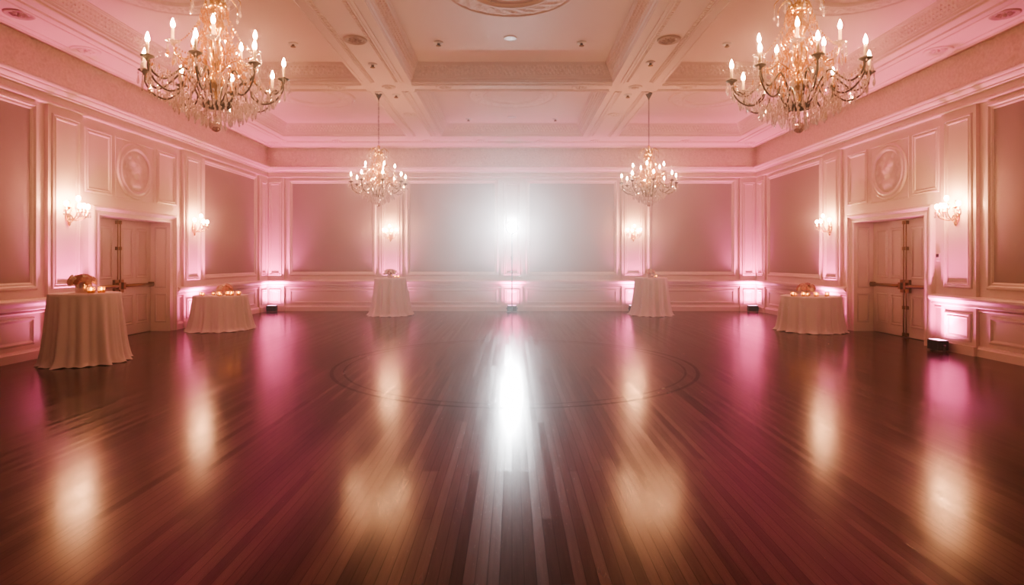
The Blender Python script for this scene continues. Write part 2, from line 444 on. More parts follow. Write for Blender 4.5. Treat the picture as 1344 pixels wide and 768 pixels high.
for P, a, c in ((PL, 4.0, D), (PR, 4.0, D), (PB, -W, W)):
    struct(frieze(P, a, c).build('trim_%d' % tr, 'relief'), 'plaster relief frieze under the ceiling'); tr += 1

# ------------------------------------------------------------------ ceiling
XB = [(-6.6, -3.05), (-2.03, 2.03), (3.05, 6.6)]
YB = [(FRONT+1.2, 4.2), (4.9, 11.62), (12.25, 16.7)]
b = MB(); b.box(-W-.5, FRONT-.3, CEIL, W+.5, D+.3, CEIL+.15)
ceiling = struct(b.build('ceiling', 'ceiling'), 'coffered plaster ceiling')
xs = [-W] + [x for p in XB for x in p] + [W]; ys = [FRONT] + [y for p in YB for y in p] + [D]
b = MB()
for i in range(0, len(xs), 2): b.box(xs[i], FRONT, SOF, xs[i+1], D, CEIL)
for x0, x1 in XB:
    for j in range(0, len(ys), 2): b.box(x0, ys[j], SOF, x1, ys[j+1], CEIL)
beam = b.build('ceiling_beam', 'ceiling', ceiling)
for x0, x1 in XB:
    for y0, y1 in YB:
        if y1 < 6: continue
        # stepped crown inside every coffer
        def loop(i, z): return [(x0+i, y0+i, z), (x1-i, y0+i, z), (x1-i, y1-i, z), (x0+i, y1-i, z)]
        c = MB()
        pr = [(0, SOF), (.012, SOF+.012), (.012, SOF+.04), (.03, SOF+.055), (.04, SOF+.06), (.04, SOF+.075), (.05, SOF+.10), (.06, SOF+.105), (.06, SOF+.115)]
        c.loops([loop(i, z) for i, z in pr], True, smooth=False)
        pr = [(.155, CEIL-.045), (.165, CEIL-.04), (.175, CEIL-.02), (.185, CEIL-.018), (.19, CEIL)]
        c.loops([loop(i, z) for i, z in pr], True, smooth=False)
        cr = c.build('coffer_crown', 'ceiling', ceiling)
        # carved band with leaf pattern: small raised leaves on a sloped band
        d = MB(); d.loops([loop(.06, SOF+.115), loop(.155, CEIL-.045)], True, smooth=False)
        za, zb = SOF+.115, CEIL-.045
        sides = [((x0, y0), (1, 0), (0, 1), x1-x0), ((x0, y1), (1, 0), (0, -1), x1-x0), ((x0, y0), (0, 1), (1, 0), y1-y0), ((x1, y0), (0, 1), (-1, 0), y1-y0)]
        for (ox, oy), (du, dv), (iu, iv), ln in sides:
            t_ = .3
            while t_ < ln-.3:
                for row in range(3):
                    fr = .2+.3*row; off = .04 if row % 2 else 0
                    ins = .06+.095*fr; z = za+(zb-za)*fr
                    u = t_+off
                    cpt = Vector((ox+du*u+iu*ins, oy+dv*u+iv*ins, z))
                    U = Vector((du, dv, 0)); V = Vector((iu*.095, iv*.095, zb-za)).normalized(); N = Vector((iu*(zb-za), iv*(zb-za), -.095)).normalized()
                    a_, h_ = .028, .030
                    d.add([cpt-U*a_, cpt-V*h_, cpt+U*a_, cpt+V*h_, cpt+N*.02], [(0,1,4),(1,2,4),(2,3,4),(3,0,4)])
                t_ += .08
        d.build('carved_band', 'relief', cr)

# raised bands with dentils on the beam soffits
def soffit_strip(x0, x1, y0, y1, along):
    c = MB(); w = (x1-x0) if along == 'y' else (y1-y0)
    for f0, f1, dz in ((.0, .05, .012), (.15, .24, .022), (.20, .22, .034), (.76, .85, .022), (.78, .80, .034), (.95, 1.0, .012)):
        if along == 'y': c.box(x0+w*f0, y0, SOF-dz, x0+w*f1, y1, SOF)
        else: c.box(x0, y0+w*f0, SOF-dz, x1, y0+w*f1, SOF)
    u = (y0 if along == 'y' else x0)
    end = (y1 if along == 'y' else x1)
    while u < end-.04:
        for f in (.245, .70):
            if along == 'y': c.box(x0+w*f, u, SOF-.02, x0+w*(f+.045), u+.035, SOF)
        u += .07
    return c
for x0, x1 in ((-3.05, -2.03), (2.03, 3.05)):
    for y0, y1 in ((4.9, 11.62), (12.25, 16.7)):
        soffit_strip(x0, x1, y0, y1, 'y').build('beam_moulding', 'ceiling', beam)
for x0, x1 in XB: soffit_strip(x0, x1, 11.62, 12.25, 'x').build('beam_moulding', 'ceiling', beam)
# nested mouldings of the perimeter soffit, seen grazing under the pink light
c = MB()
for i0, dz in ((.16, .03), (.30, .018), (.80, .018), (.98, .03)):
    for k, (i, z) in enumerate(((i0, SOF),)):
        c.loops([room_loop(i0, SOF), room_loop(i0+.01, SOF-dz), room_loop(i0+.05, SOF-dz), room_loop(i0+.06, SOF)], True, smooth=False)
c.build('soffit_moulding', 'ceiling', beam)

def rosette(r, z, x, y, holes=False, sy=1.0):
    c = MB()
    c.lathe([(r, 0), (r*.97, -.02), (r*.86, -.03), (r*.78, -.012), (r*.70, -.012), (r*.66, -.006)], (0,0,0), 32, cap=False)
    for k in range(8):
        a = 2*PI*k/8
        p = Vector((r*.40*math.cos(a), r*.40*math.sin(a), -.01)); U = Vector((math.cos(a), math.sin(a), 0))*r*.25; V = Vector((-math.sin(a), math.cos(a), 0))*r*.13
        c.add([p-U, p-V, p+U, p+V, p+Vector((0,0,-.03))], [(0,1,4),(1,2,4),(2,3,4),(3,0,4)])
    c.lathe([(r*.14, 0), (r*.13, -.03), (r*.07, -.05), (0, -.055)], (0,0,0), 12)
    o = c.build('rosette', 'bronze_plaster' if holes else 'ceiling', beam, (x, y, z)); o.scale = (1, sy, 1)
    return o
M['bronze_plaster'] = mat('dark_plaster', (.5, .36, .30), .6, nscale=30, var=.2)  # darker plaster for the vent rosettes
for s in (-1, 1):
    rosette(.19, SOF, s*2.54, 9.38, True); rosette(.16, SOF, s*2.5, 14.17)
    rosette(.14, SOF, s*2.54, 11.93); rosette(.17, SOF, s*1.4, 11.93); rosette(.2, SOF, s*3.6, 11.93, sy=.7)
    rosette(.19, SOF, s*7.15, 8.4, True); rosette(.22, SOF, s*7.25, 9.85); rosette(.2, SOF, s*7.2, 13.2); rosette(.17, SOF, s*2.5, 17.3); rosette(.17, SOF, s*.9, 17.3); rosette(.17, SOF, s*5.2, 17.3); rosette(.2, SOF, s*7.2, 17.6)

# round plaster medallions of the coffers
def ceiling_medallion(x, y, R):
    c = MB(); seg = 64
    c.lathe([(R, 0), (R*.985, -.03), (R*.96, -.045), (R*.93, -.035), (R*.915, -.02)], (x,y,CEIL), seg, cap=False)
    c.lathe([(R*.66, -.02), (R*.64, -.045), (R*.61, -.045), (R*.59, -.02), (R*.58, 0)], (x,y,CEIL), seg, cap=False)
    m = c.build('ceiling_medallion', 'ceiling', ceiling)
    d = MB(); L = []
    for i in range(11):
        r = R*(.66+.26*i/10); row = []
        for k in range(220):
            a = 2*PI*k/220
            h = .02+.020*max(0, math.sin(a*22+i*.9))*math.sin(PI*i/10)+.018*abs(noise.noise(Vector((r*9, a*9, x))))
            row.append((x+r*math.cos(a), y+r*math.sin(a), CEIL-h))
        L.append(row)
    d.loops(L, True, smooth=True); d.build('leaf_relief', 'relief', m)
for x, y, R in ((-.02, 8.25, 1.03), (0, 13.75, 1.05), (-4.72, 13.85, .95), (4.72, 13.85, .95), (-5.0, 8.2, 1.05), (5.0, 8.2, 1.05)):
    ceiling_medallion(x, y, R)

# ceiling devices
def sprinkler(x, y, z, label):
    t = thing('fire_sprinkler', label, 'sprinkler', (x, y, z), 0, 'ceiling sprinklers')
    a = MB(); a.lathe([(.085, 0), (.083, -.014), (.05, -.024), (.03, -.024)], seg=20); a.build('cover_plate', 'plastic', t)
    a = MB(); a.lathe([(.026, -.02), (.026, -.055), (.045, -.06), (.045, -.068), (.012, -.075)], seg=14); a.build('spray_head', 'brass', t)
for x, z, y, lab in (
    (-3.95, CEIL, 10.45, 'ceiling sprinkler just right of the large front left chandelier'),
    (-1.32, CEIL, 10.4, 'ceiling sprinkler in the front middle coffer, left of the round speaker'),
    (1.25, CEIL, 10.4, 'ceiling sprinkler in the front middle coffer, right of the round speaker'),
    (3.88, CEIL, 10.45, 'ceiling sprinkler just left of the large front right chandelier'),
    (-2.54, SOF, 10.55, 'ceiling sprinkler on the left beam just behind its dark rosette'),
    (2.50, SOF, 10.45, 'ceiling sprinkler on the right beam just behind its dark rosette'),
    (-2.5, SOF, 12.5, 'ceiling sprinkler on the left beam past the cross beam'),
    (2.5, SOF, 12.5, 'ceiling sprinkler on the right beam past the cross beam'),
    (-1.2, CEIL, 16.0, 'ceiling sprinkler in the rear middle coffer, left of the rear speaker'),
    (1.2, CEIL, 16.0, 'ceiling sprinkler in the rear middle coffer, right of the rear speaker')):
    sprinkler(x, y, z, lab)
def speaker(x, y, lab):
    t = thing('ceiling_speaker', lab, 'speaker', (x, y, CEIL))
    a = MB(); a.lathe([(.125, 0), (.12, -.014), (.105, -.018), (.10, -.012)], seg=32, cap=False); a.build('rim', 'plastic', t)
    a = MB(); a.lathe([(.102, -.012), (.06, -.015), (0, -.016)], seg=32, cap=False); a.build('grille', 'plastic', t)
speaker(-.03, 10.2, 'round white speaker set flush in the front middle coffer')
speaker(0, 15.8, 'round white speaker set flush in the rear middle coffer')

# ------------------------------------------------------------------ chandeliers
def teardrop(L, w, seg=6):
    b = MB(); b.lathe([(0, 0), (w*.35, -L*.12), (w*.55, -L*.35), (w, -L*.68), (w*.6, -L*.88), (0, -L)], seg=seg, smooth=False)
    b.lathe([(0, .03), (w*.5, .018), (w*.5, .008), (0, 0)], seg=5, smooth=False)
    return b
def bez(p, n=8):
    """smooth polyline through control points (Catmull-Rom)"""
    P = [Vector(q) for q in p]; P = [P[0]*2-P[1]]+P+[P[-1]*2-P[-2]]; out = []
    for i in range(1, len(P)-2):
        for k in range(n):
            t = k/n
            out.append(.5*((2*P[i])+(P[i+1]-P[i-1])*t+(2*P[i-1]-5*P[i]+4*P[i+1]-P[i+2])*t*t+(3*P[i]-P[i-1]-3*P[i+1]+P[i+2])*t**3))
    out.append(P[-2]); return out
def rot(a): return Matrix.Rotation(a, 4, 'Z')

me_pend = teardrop(.085, .013).mesh('pendant', 'crystal')
me_pendL = teardrop(.12, .0135).mesh('pendant', 'crystal')
# meshes of one lower and one upper arm, drawn along +x, heights relative to the chandelier's bottom ball (z=0)
def arm_meshes(pts, r, panr, pan_mat, metal):
    e = Vector(pts[-1])
    a = MB(); a.tube(bez(pts, 7), r*.82, 7)
    # small counter scroll under the arm
    p = MB(); p.lathe([(.008, -.03), (.018, -.012), (panr*.55, -.004), (panr, .008), (panr, .014), (panr*.5, .006), (.016, .012), (.016, .03), (.011, .032)], e, 14)
    c = MB(); c.lathe([(.0125, .02), (.0125, .125), (.010, .128)], e, 10)
    u = MB(); u.lathe([(.009, .127), (.015, .14), (.018, .155), (.015, .172), (.008, .192), (.002, .208), (0, .21)], e, 8)
    return a.mesh('arm', metal), p.mesh('drip_pan', pan_mat), c.mesh('candle_sleeve', 'sleeve'), u.mesh('candle_bulb', 'bulb'), e
lowpts = [(.03, 0, .25), (.12, 0, .28), (.20, 0, .43), (.28, 0, .50), (.36, 0, .43), (.45, 0, .36), (.54, 0, .40), (.575, 0, .50)]
uppts = [(.03, 0, .52), (.10, 0, .60), (.17, 0, .64), (.24, 0, .60), (.31, 0, .62), (.34, 0, .72)]
A_low = arm_meshes(lowpts, .0105, .052, 'bronze', 'bronze')
A_up = arm_meshes(uppts, .009, .058, 'crystal', 'gold')
sc_ = MB(); sc_.tube(bez([(.57, 0, .47), (.565, 0, .40), (.50, 0, .31), (.40, 0, .27), (.31, 0, .32), (.29, 0, .38)], 6), .008, 6)
me_scroll = sc_.mesh('arm_scroll', 'bronze')

def make_chandelier(label):
    t = thing('crystal_chandelier', label, 'chandelier', (0, 0, 0), 0, 'crystal chandeliers')
    # stem of turned gilt pieces
    s = MB(); s.lathe([(.0, .20), (.035, .215), (.05, .24), (.03, .27), (.018, .30), (.03, .36), (.06, .42), (.075, .47), (.05, .52), (.03, .55), (.045, .60), (.07, .68), (.075, .74), (.05, .80),
                       (.03, .84), (.055, .90), (.075, .95), (.06, 1.0), (.035, 1.03), (.05, 1.09), (.055, 1.13), (.03, 1.17), (.012, 1.22), (.02, 1.26), (.035, 1.28), (.02, 1.31), (0, 1.32)], seg=18)
    s.build('stem', 'gold', t)
    h = MB(); h.lathe([(0, .195), (.055, .205), (.085, .235), (.075, .265), (.03, .28)], seg=18)
    for k in range(12):
        a = 2*PI*k/12
        h.tube(bez([(.05*math.cos(a), .05*math.sin(a), .24), (.11*math.cos(a), .11*math.sin(a), .225), (.13*math.cos(a), .13*math.sin(a), .26)], 4), .008, 5)
    h.build('hub', 'bronze', t)
    bl = MB(); bl.lathe([(.05*math.sin(PI*i/10), .05-.05*math.cos(PI*i/10)) for i in range(11)], seg=16)
    bl.lathe([(.006, .085), (.012, .10), (.006, .12), (.004, .2)], seg=8); bl.build('crystal_ball', 'ballglass', t)
    npend = 0
    for (A, n, off, hasscroll) in ((A_low, 8, .22, True), (A_up, 5, .1, False)):
        for k in range(n):
            R = rot(off+2*PI*k/n)
            a = put('arm', A[0], t, mtx=R)
            put('drip_pan', A[1], a); put('candle_sleeve', A[2], a); put('candle_bulb', A[3], a)
            if hasscroll: put('arm_scroll', me_scroll, a)
            for j in range(5):
                q = 2*PI*j/5+.3; e = A[4]; pr = .047
                p = R @ Vector((e.x+pr*math.cos(q), pr*math.sin(q), e.z-.03-(.035 if j % 2 else 0)))
                put('crystal_pendant', me_pendL if j % 2 else me_pend, t, p); npend += 1
    # skirt of pendants below the hub
    for rr, z, n in ((.33, .27, 22), (.22, .20, 13)):
        for k in range(n):
            a = 2*PI*k/n
            put('crystal_pendant', me_pendL, t, (rr*math.cos(a), rr*math.sin(a), z)); npend += 1
    # bead strings, inner skirt and crown sprays: uncounted crystal
    q = MB(); up_ = MB()
    rnd = random.Random(3)
    def bead(p, r):
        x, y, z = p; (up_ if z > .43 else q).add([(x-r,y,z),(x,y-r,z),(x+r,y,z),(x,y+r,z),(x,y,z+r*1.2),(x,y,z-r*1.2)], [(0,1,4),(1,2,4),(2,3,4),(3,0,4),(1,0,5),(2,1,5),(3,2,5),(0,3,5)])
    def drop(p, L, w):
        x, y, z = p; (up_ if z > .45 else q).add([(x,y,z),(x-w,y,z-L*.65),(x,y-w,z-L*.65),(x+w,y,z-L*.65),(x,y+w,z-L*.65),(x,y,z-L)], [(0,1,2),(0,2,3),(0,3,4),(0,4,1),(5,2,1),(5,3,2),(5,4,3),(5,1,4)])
    def swag(p0, p1, sag, n, r):
        for i in range(n+1):
            u = i/n; p = Vector(p0).lerp(Vector(p1), u); p.z -= sag*4*u*(1-u); bead(p, r)
    for rr, z, n in ((.50, .37, 40), (.45, .35, 40), (.38, .32, 40), (.31, .285, 36), (.27, .25, 30), (.21, .215, 26), (.16, .175, 20), (.12, .14, 15), (.08, .115, 10)):
        for k in range(n):
            a = 2*PI*(k+.5*rnd.random())/n; drop((rr*math.cos(a), rr*math.sin(a), z+rnd.uniform(-.02, .02)), .09, .010)
            bead((rr*math.cos(a), rr*math.sin(a), z+.015), .011)
    for k in range(8):
        a = .22+2*PI*k/8; a2 = .22+2*PI*(k+1)/8
        e = (.56*math.cos(a), .56*math.sin(a), .48); e2 = (.56*math.cos(a2), .56*math.sin(a2), .48)
        swag(e, e2, .12, 16, .010)
        swag((.07*math.cos(a), .07*math.sin(a), .95), (.30*math.cos(a), .30*math.sin(a), .52), .02, 18, .011)
        swag((.30*math.cos(a), .30*math.sin(a), .50), e, .10, 12, .010)
        swag((.33*math.cos(a), .33*math.sin(a), .28), (.55*math.cos(a), .55*math.sin(a), .44), .05, 12, .010)
        for i in range(5):
            u = rnd.uniform(.15, .85); p = Vector(e).lerp(Vector(e2), u); drop((p.x*.98, p.y*.98, .40-.04*math.sin(PI*u)), .075, .010)
        for i in range(14):
            rr = rnd.uniform(.15, .5); aa = a+rnd.uniform(-.39, .39); drop((rr*math.cos(aa), rr*math.sin(aa), .50-rr*.2+rnd.uniform(-.05, .12)), .065, .010)
    for k in range(5):
        a = .1+2*PI*k/5; a2 = .1+2*PI*(k+1)/5
        swag((.33*math.cos(a), .33*math.sin(a), .70), (.33*math.cos(a2), .33*math.sin(a2), .70), .09, 14, .010)
        swag((.08*math.cos(a), .08*math.sin(a), 1.1), (.32*math.cos(a), .32*math.sin(a), .72), .06, 16, .010)
        for i in range(6):
            drop((.33*math.cos(a)+rnd.uniform(-.05,.05), .33*math.sin(a)+rnd.uniform(-.05,.05), .66+rnd.uniform(-.06,.02)), .085, .011)
    for k in range(260):
        a = rnd.uniform(0, 2*PI); z = rnd.uniform(.42, 1.15); rr = .09+.20*(1.2-z)/.7*rnd.random()
        drop((rr*math.cos(a), rr*math.sin(a), z), .07, .011)
    cb = q.build('crystal_strings', 'crystal', t); cb['kind'] = 'stuff'
    cb = up_.build('crystal_strings', 'glow_crystal', t); cb['kind'] = 'stuff'; cb['label'] = 'upper crystal strings with candle glow painted into the tint'
    # crown of curled gilt fronds, each with a drop
    fr = MB(); fr.tube(bez([(.035, 0, 1.10), (.07, 0, 1.20), (.14, 0, 1.24), (.20, 0, 1.19), (.205, 0, 1.14)], 5), [.009-.005*i/20 for i in range(21)], 6)
    me_fr = fr.mesh('crown_frond', 'gold')
    cr = MB(); cr.lathe([(.05, 1.08), (.085, 1.10), (.09, 1.13), (.07, 1.16), (.05, 1.17)], seg=18, cap=False)
    for k in range(10):
        a = 2*PI*k/10; cr.lathe([(0, .06), (.012, .03), (.014, 0)], (.082*math.cos(a), .082*math.sin(a), 1.12), 6)
    cr.build('crown', 'gold', t)
    for k in range(8):
        f = put('crown_frond', me_fr, t, mtx=rot(.2+2*PI*k/8)); put('crystal_drop', me_pend, f, (.205, 0, 1.12))
    # chain links and canopy
    top = SOF-2.755
    ch = MB(); z = 1.31; i = 0
    while z < top-.12:
        L = .05; pts = []
        for k in range(13):
            a = 2*PI*k/12; x = .012*math.cos(a); zz = z+L/2+L*.55*math.sin(a)
            pts.append((x, 0, zz) if i % 2 else (0, x, zz))
        ch.tube(pts, .0045, 5, cap=False); z += .045; i += 1
    ch.build('chain', 'bronze', t)
    cn = MB(); cn.lathe([(.075, top), (.075, top-.02), (.06, top-.035), (.045, top-.07), (.02, top-.11), (.014, top-.14), (0, top-.145)], seg=20)
    cn.build('canopy', 'bronze', t)
    return t
CH = [((-2.66, 5.2), .0, 'large crystal chandelier of lit candle bulbs, hanging at the front left near the viewer'),
      ((2.60, 5.25), .35, 'large crystal chandelier of lit candle bulbs, hanging at the front right near the viewer'),
      ((-2.855, 12.4), .15, 'crystal chandelier on a long chain, hanging over the tall back left table'),
      ((2.93, 12.4), .5, 'crystal chandelier on a long chain, hanging over the tall back right table')]
c0 = make_chandelier(CH[0][2])
for i, ((x, y), rz, lab) in enumerate(CH):
    o = c0 if i == 0 else copy_tree(c0)
    o['label'] = lab; o.location = (x, y, 2.755); o.rotation_euler = (0, 0, rz)

# ------------------------------------------------------------------ wall sconces (local: +x along the wall, -y into the room)
def make_sconce(label):
    t = thing('wall_sconce', label, 'wall light', (0,0,0), 0, 'gilt candle sconces on the pilasters')
    b = MB()
    T = lambda x, y, z: (x, -z, y)     # lathe axis out of the wall
    b.lathe([(.075, 0), (.07, .015), (.05, .03), (.03, .04), (.0, .05)], seg=18, T=lambda x, y, z: (x*.85, -z, y*1.9))
    for s in (-1, 1):
        b.tube(bez([(s*.02, -.03, -.14), (s*.075, -.035, -.10), (s*.06, -.035, -.03), (s*.03, -.03, .0)], 5), .010, 6)
        b.tube(bez([(s*.02, -.03, .14), (s*.07, -.03, .12), (s*.055, -.03, .06)], 5), .009, 6)
    b.lathe([(0, -.21), (.018, -.19), (.03, -.16), (.015, -.13), (.02, -.10)], (0, -.03, 0), 10)
    b.lathe([(.015, .1), (.028, .14), (.018, .18), (.022, .21), (.01, .24), (0, .26)], (0, -.035, 0), 10)
    b.build('backplate', 'gold', t)
    ends = [((-.20, -.14), .11), ((.20, -.14), .11), ((-.09, -.29), .08), ((.09, -.29), .08), ((0, -.19), .22)]
    for (x, y), z in ends:
        a = MB()
        a.tube(bez([(x*.1, -.04, -.06), (x*.5, y*.45, -.10), (x*.85, y*.85, -.06 if z < .2 else .0), (x, y, z-.06)], 6), .0085, 7)
        arm = a.build('arm', 'gold', t)
        c = MB(); c.lathe([(.008, -.075), (.018, -.06), (.045, -.048), (.046, -.042), (.016, -.04), (.016, -.01), (.0, -.008)], (x, y, z), 14); c.build('drip_pan', 'gold', arm)
        c = MB(); c.lathe([(.0125, -.04), (.0125, .02), (.0, .021)], (x, y, z), 10); c.build('candle_sleeve', 'sleeve', arm)
        c = MB(); c.lathe([(.012, .02), (.028, .032), (.036, .055), (.034, .08), (.022, .10), (0, .11)], (x, y, z), 10); c.build('round_bulb', 'globe', arm)
        for j in range(4):
            q = 2*PI*j/4+.4; put('crystal_drop', me_pend, arm, (x+.04*math.cos(q), y+.04*math.sin(q), z-.055))
    return t
SC = [(-W+PP, 10.08, PI/2, 'gilt sconce with round bulbs on the left wall, left of the door'),
      (-W+PP, 14.06, PI/2, 'gilt sconce with round bulbs on the left wall, just past the door'),
      (-3.84, D-PP, 0, 'gilt sconce with round bulbs on the back wall, above the tall back left table'),
      (3.84, D-PP, 0, 'gilt sconce with round bulbs on the back wall, above the tall back right table'),
      (W-PP, 14.06, -PI/2, 'gilt sconce with round bulbs on the right wall, above the low table'),
      (W-PP, 10.06, -PI/2, 'gilt sconce with round bulbs on the right wall, above the black uplight')]
s0 = make_sconce(SC[0][3])
for i, (x, y, rz, lab) in enumerate(SC):
    o = s0 if i == 0 else copy_tree(s0)
    o['label'] = lab; o.location = (x, y, 2.40); o.rotation_euler = (0, 0, rz)

# ------------------------------------------------------------------ tables with long linen
def tablecloth(r0, r1, H, folds, seed):
    rnd = random.Random(seed); b = MB(); ns = 240; L = []
    ph = [rnd.uniform(0, 2*PI) for _ in range(6)]
    for f in (0, .5, .9, .97): L.append([(r0*f*math.cos(2*PI*k/ns), r0*f*math.sin(2*PI*k/ns), H) for k in range(ns)])
    nz = 26
    for i in range(nz+1):
        t = i/nz; row = []
        for k in range(ns):
            a = 2*PI*k/ns
            wv = math.cos(a*folds+ph[0]+.7*math.sin(a*2+ph[1]))
            fold = (abs(wv)**.7*(1 if wv > 0 else -1))*.55+.30*math.cos(a*(folds*2-3)+ph[2])+.25*math.cos(a*5+ph[3])
            amp = .115*t**.6*(r1-r0*.75)/.4
            base = r0+(r1-r0)*(.30*t+.45*t*t+.25*t**8)
            drop = 1.0
            r = base+amp*fold
            z = H-.004-(H-.008)*min(1, t*1.02)
            if t > .9: # hem breaks on the floor
                r += .05*(t-.9)/.1*(.5+.5*math.sin(a*17+ph[4]))
                z += .012*(.5+.5*math.sin(a*23+ph[5]))*(t-.9)/.1
            row.append((r*math.cos(a), r*math.sin(a), z))
        L.append(row)
    b.loops(L, True, smooth=True, cap0=False)
    return b
def table(x, y, r0, r1, H, folds, seed, rz, tname, tlab, clab):
    t = thing(tname, tlab, 'table', (x, y, 0), rz)
    a = MB(); a.lathe([(r0-.03, H-.045), (r0-.015, H-.04), (r0-.015, H-.012), (r0-.03, H-.008), (0, H-.008)], seg=40); a.build('tabletop', 'wood', t)
    a = MB(); a.lathe([(.035, .03), (.035, H-.045)], seg=16); a.build('pole', 'steel', t)
    a = MB(); a.lathe([(.27, 0), (.27, .012), (.06, .03), (.035, .035)], seg=28); a.build('base', 'steel', t)
    c = tablecloth(r0, r1, H, folds, seed).build('tablecloth', 'cloth', None, (x, y, 0)); c.rotation_euler = (0,0,rz)
    tag(c, clab, 'tablecloth', 'floor-length white tablecloths')
TB = dict(
 tl=(-6.74, 9.15, .475, .59, 1.09), ll=(-6.77, 13.45, .575, .70, .80), bl=(-3.58, 17.0, .45, .63, 1.09), br=(4.08, 17.0, .46, .60, 1.10), lr=(6.80, 13.20, .62, .70, .80))
table(*TB['tl'], 13, 1, 0, 'cocktail_table', 'tall round cocktail table at the front left under white linen', 'long white cloth on the tall table nearest the viewer, by the left door')
table(*TB['ll'], 15, 2, .5, 'round_table', 'low round table by the left wall under white linen', 'white cloth on the low round table past the left door')
table(*TB['bl'], 12, 3, 1, 'cocktail_table', 'tall round cocktail table at the back left under white linen', 'long white cloth on the tall table against the back wall, left of the bright lamp')
table(*TB['br'], 12, 4, 2, 'cocktail_table', 'tall round cocktail table at the back right under white linen', 'long white cloth on the tall table against the back wall, right of the bright lamp')
table(*TB['lr'], 15, 5, 3, 'round_table', 'low round table by the right wall under white linen', 'white cloth on the low round table past the right door')

# flowers and candles
def rose_mesh(r, m):
    b = MB()
    b.lathe([(r*.25, -r*.6), (r*.85, -r*.25), (r, r*.15), (r*.8, r*.5), (r*.55, r*.62), (r*.6, r*.45), (r*.35, r*.72), (r*.15, r*.6), (0, r*.66)], seg=9)
    for k in range(5):
        a = 2*PI*k/5+.3; U = Vector((math.cos(a), math.sin(a), 0)); V = Vector((-math.sin(a), math.cos(a), 0)); Z = Vector((0,0,1))
        b.add([U*r*.5-Z*r*.3, U*r*.95+V*r*.5+Z*r*.1, U*r*1.25+Z*r*.45, U*r*.95-V*r*.5+Z*r*.1, U*r*.75+V*r*.42+Z*r*.62, U*r*.75-V*r*.42+Z*r*.62], [(0,1,2,3),(1,4,2),(3,2,5)], True)
    return b.mesh('rose', m)
ROSE = [rose_mesh(.042, k) for k in ('rose', 'rose_dark', 'rose_pale')]
def bouquet(x, y, z, R, Hd, lift, n, mix, seed, label):
    rnd = random.Random(seed)
    t = thing('flower_bouquet', label, 'flowers', (x, y, z), 0, 'table bouquets')
    for k in range(n):
        u = (k+.5)/n; el = math.asin(1-u*1.15 if u < .87 else 0); a = k*2.399963
        rr = R*math.cos(el); zz = lift+Hd*math.sin(el)*.8+rnd.uniform(-.012, .012)
        me = ROSE[rnd.choices((0, 1, 2), mix)[0]]
        d = Vector((rr*math.cos(a), rr*math.sin(a), Hd*math.sin(el)+.03))
        o = put('rose', me, t); q = Vector((0,0,1)).rotation_difference(d.normalized())
        s = rnd.uniform(.85, 1.2)*R/.15
        s = min(max(s, .7), 1.25)
        o.matrix_local = Matrix.Translation((rr*math.cos(a), rr*math.sin(a), zz)) @ q.to_matrix().to_4x4() @ Matrix.Scale(s, 4)
    lf = MB()
    for k in range(26):
        a = rnd.uniform(0, 2*PI); rr = R*rnd.uniform(.85, 1.1); p = Vector((rr*math.cos(a), rr*math.sin(a), lift+rnd.uniform(-.04, .05)))
        U = Vector((math.cos(a), math.sin(a), rnd.uniform(-.6, .4))).normalized()*.05; V = Vector((-math.sin(a), math.cos(a), 0))*.018
        lf.add([p-U, p-V, p+U, p+V], [(0,1,2,3)])
    for k in range(14):
        a = rnd.uniform(0, 2*PI); rr = R*.8
        lf.tube([(.03*math.cos(a+2.6), .03*math.sin(a+2.6), .02), (rr*.4*math.cos(a), rr*.4*math.sin(a), lift*.7), (rr*math.cos(a), rr*math.sin(a), lift)], .004, 5)
    lf.build('foliage', 'leaf', t)
def vase(x, y, z, r, h, label, m='vase'):
    b = MB()
    b.lathe([(0, .001), (r*.9, .001), (r, .01), (r*1.0, h*.5), (r*1.08, h*.92), (r*1.12, h), (r*1.05, h*.99), (r*.93, h*.5), (r*.9, .02), (0, .018)], seg=26)
    # cut flutes
    for k in range(14):
        a = 2*PI*k/14; b.tube([(r*1.01*math.cos(a), r*1.01*math.sin(a), .02), (r*1.01*math.cos(a), r*1.01*math.sin(a), h*.5), (r*1.09*math.cos(a), r*1.09*math.sin(a), h*.93)], .004, 5)
    o = b.build('glass_vase', m, None, (x, y, z)); tag(o, label, 'vase', 'glass flower vases')
def votive_parts(r, h):
    g = MB(); g.lathe([(0, .001), (r*.85, .001), (r, h*.15), (r*1.05, h*.6), (r*.95, h), (r*.88, h), (r*.95, h*.6), (r*.85, h*.2), (0, h*.12)], seg=16)
    w = MB(); w.lathe([(0, h*.13), (r*.8, h*.15), (r*.86, h*.4), (0, h*.4)], seg=12)
    f = MB(); f.lathe([(0, h*.42), (r*.22, h*.52), (r*.26, h*.62), (r*.12, h*.85), (0, h*1.0)], seg=8)
    return g.mesh('votive', 'votive'), w.mesh('wax', 'wax'), f.mesh('flame', 'flame')
V1 = votive_parts(.036, .075); V2 = votive_parts(.05, .10)
def votive(x, y, z, label, group, V=V1):
    t = put('votive_candle', V[0], None, (x, y, z)); tag(t, label, 'candle', group)
    put('wax', V[1], t); put('flame', V[2], t)

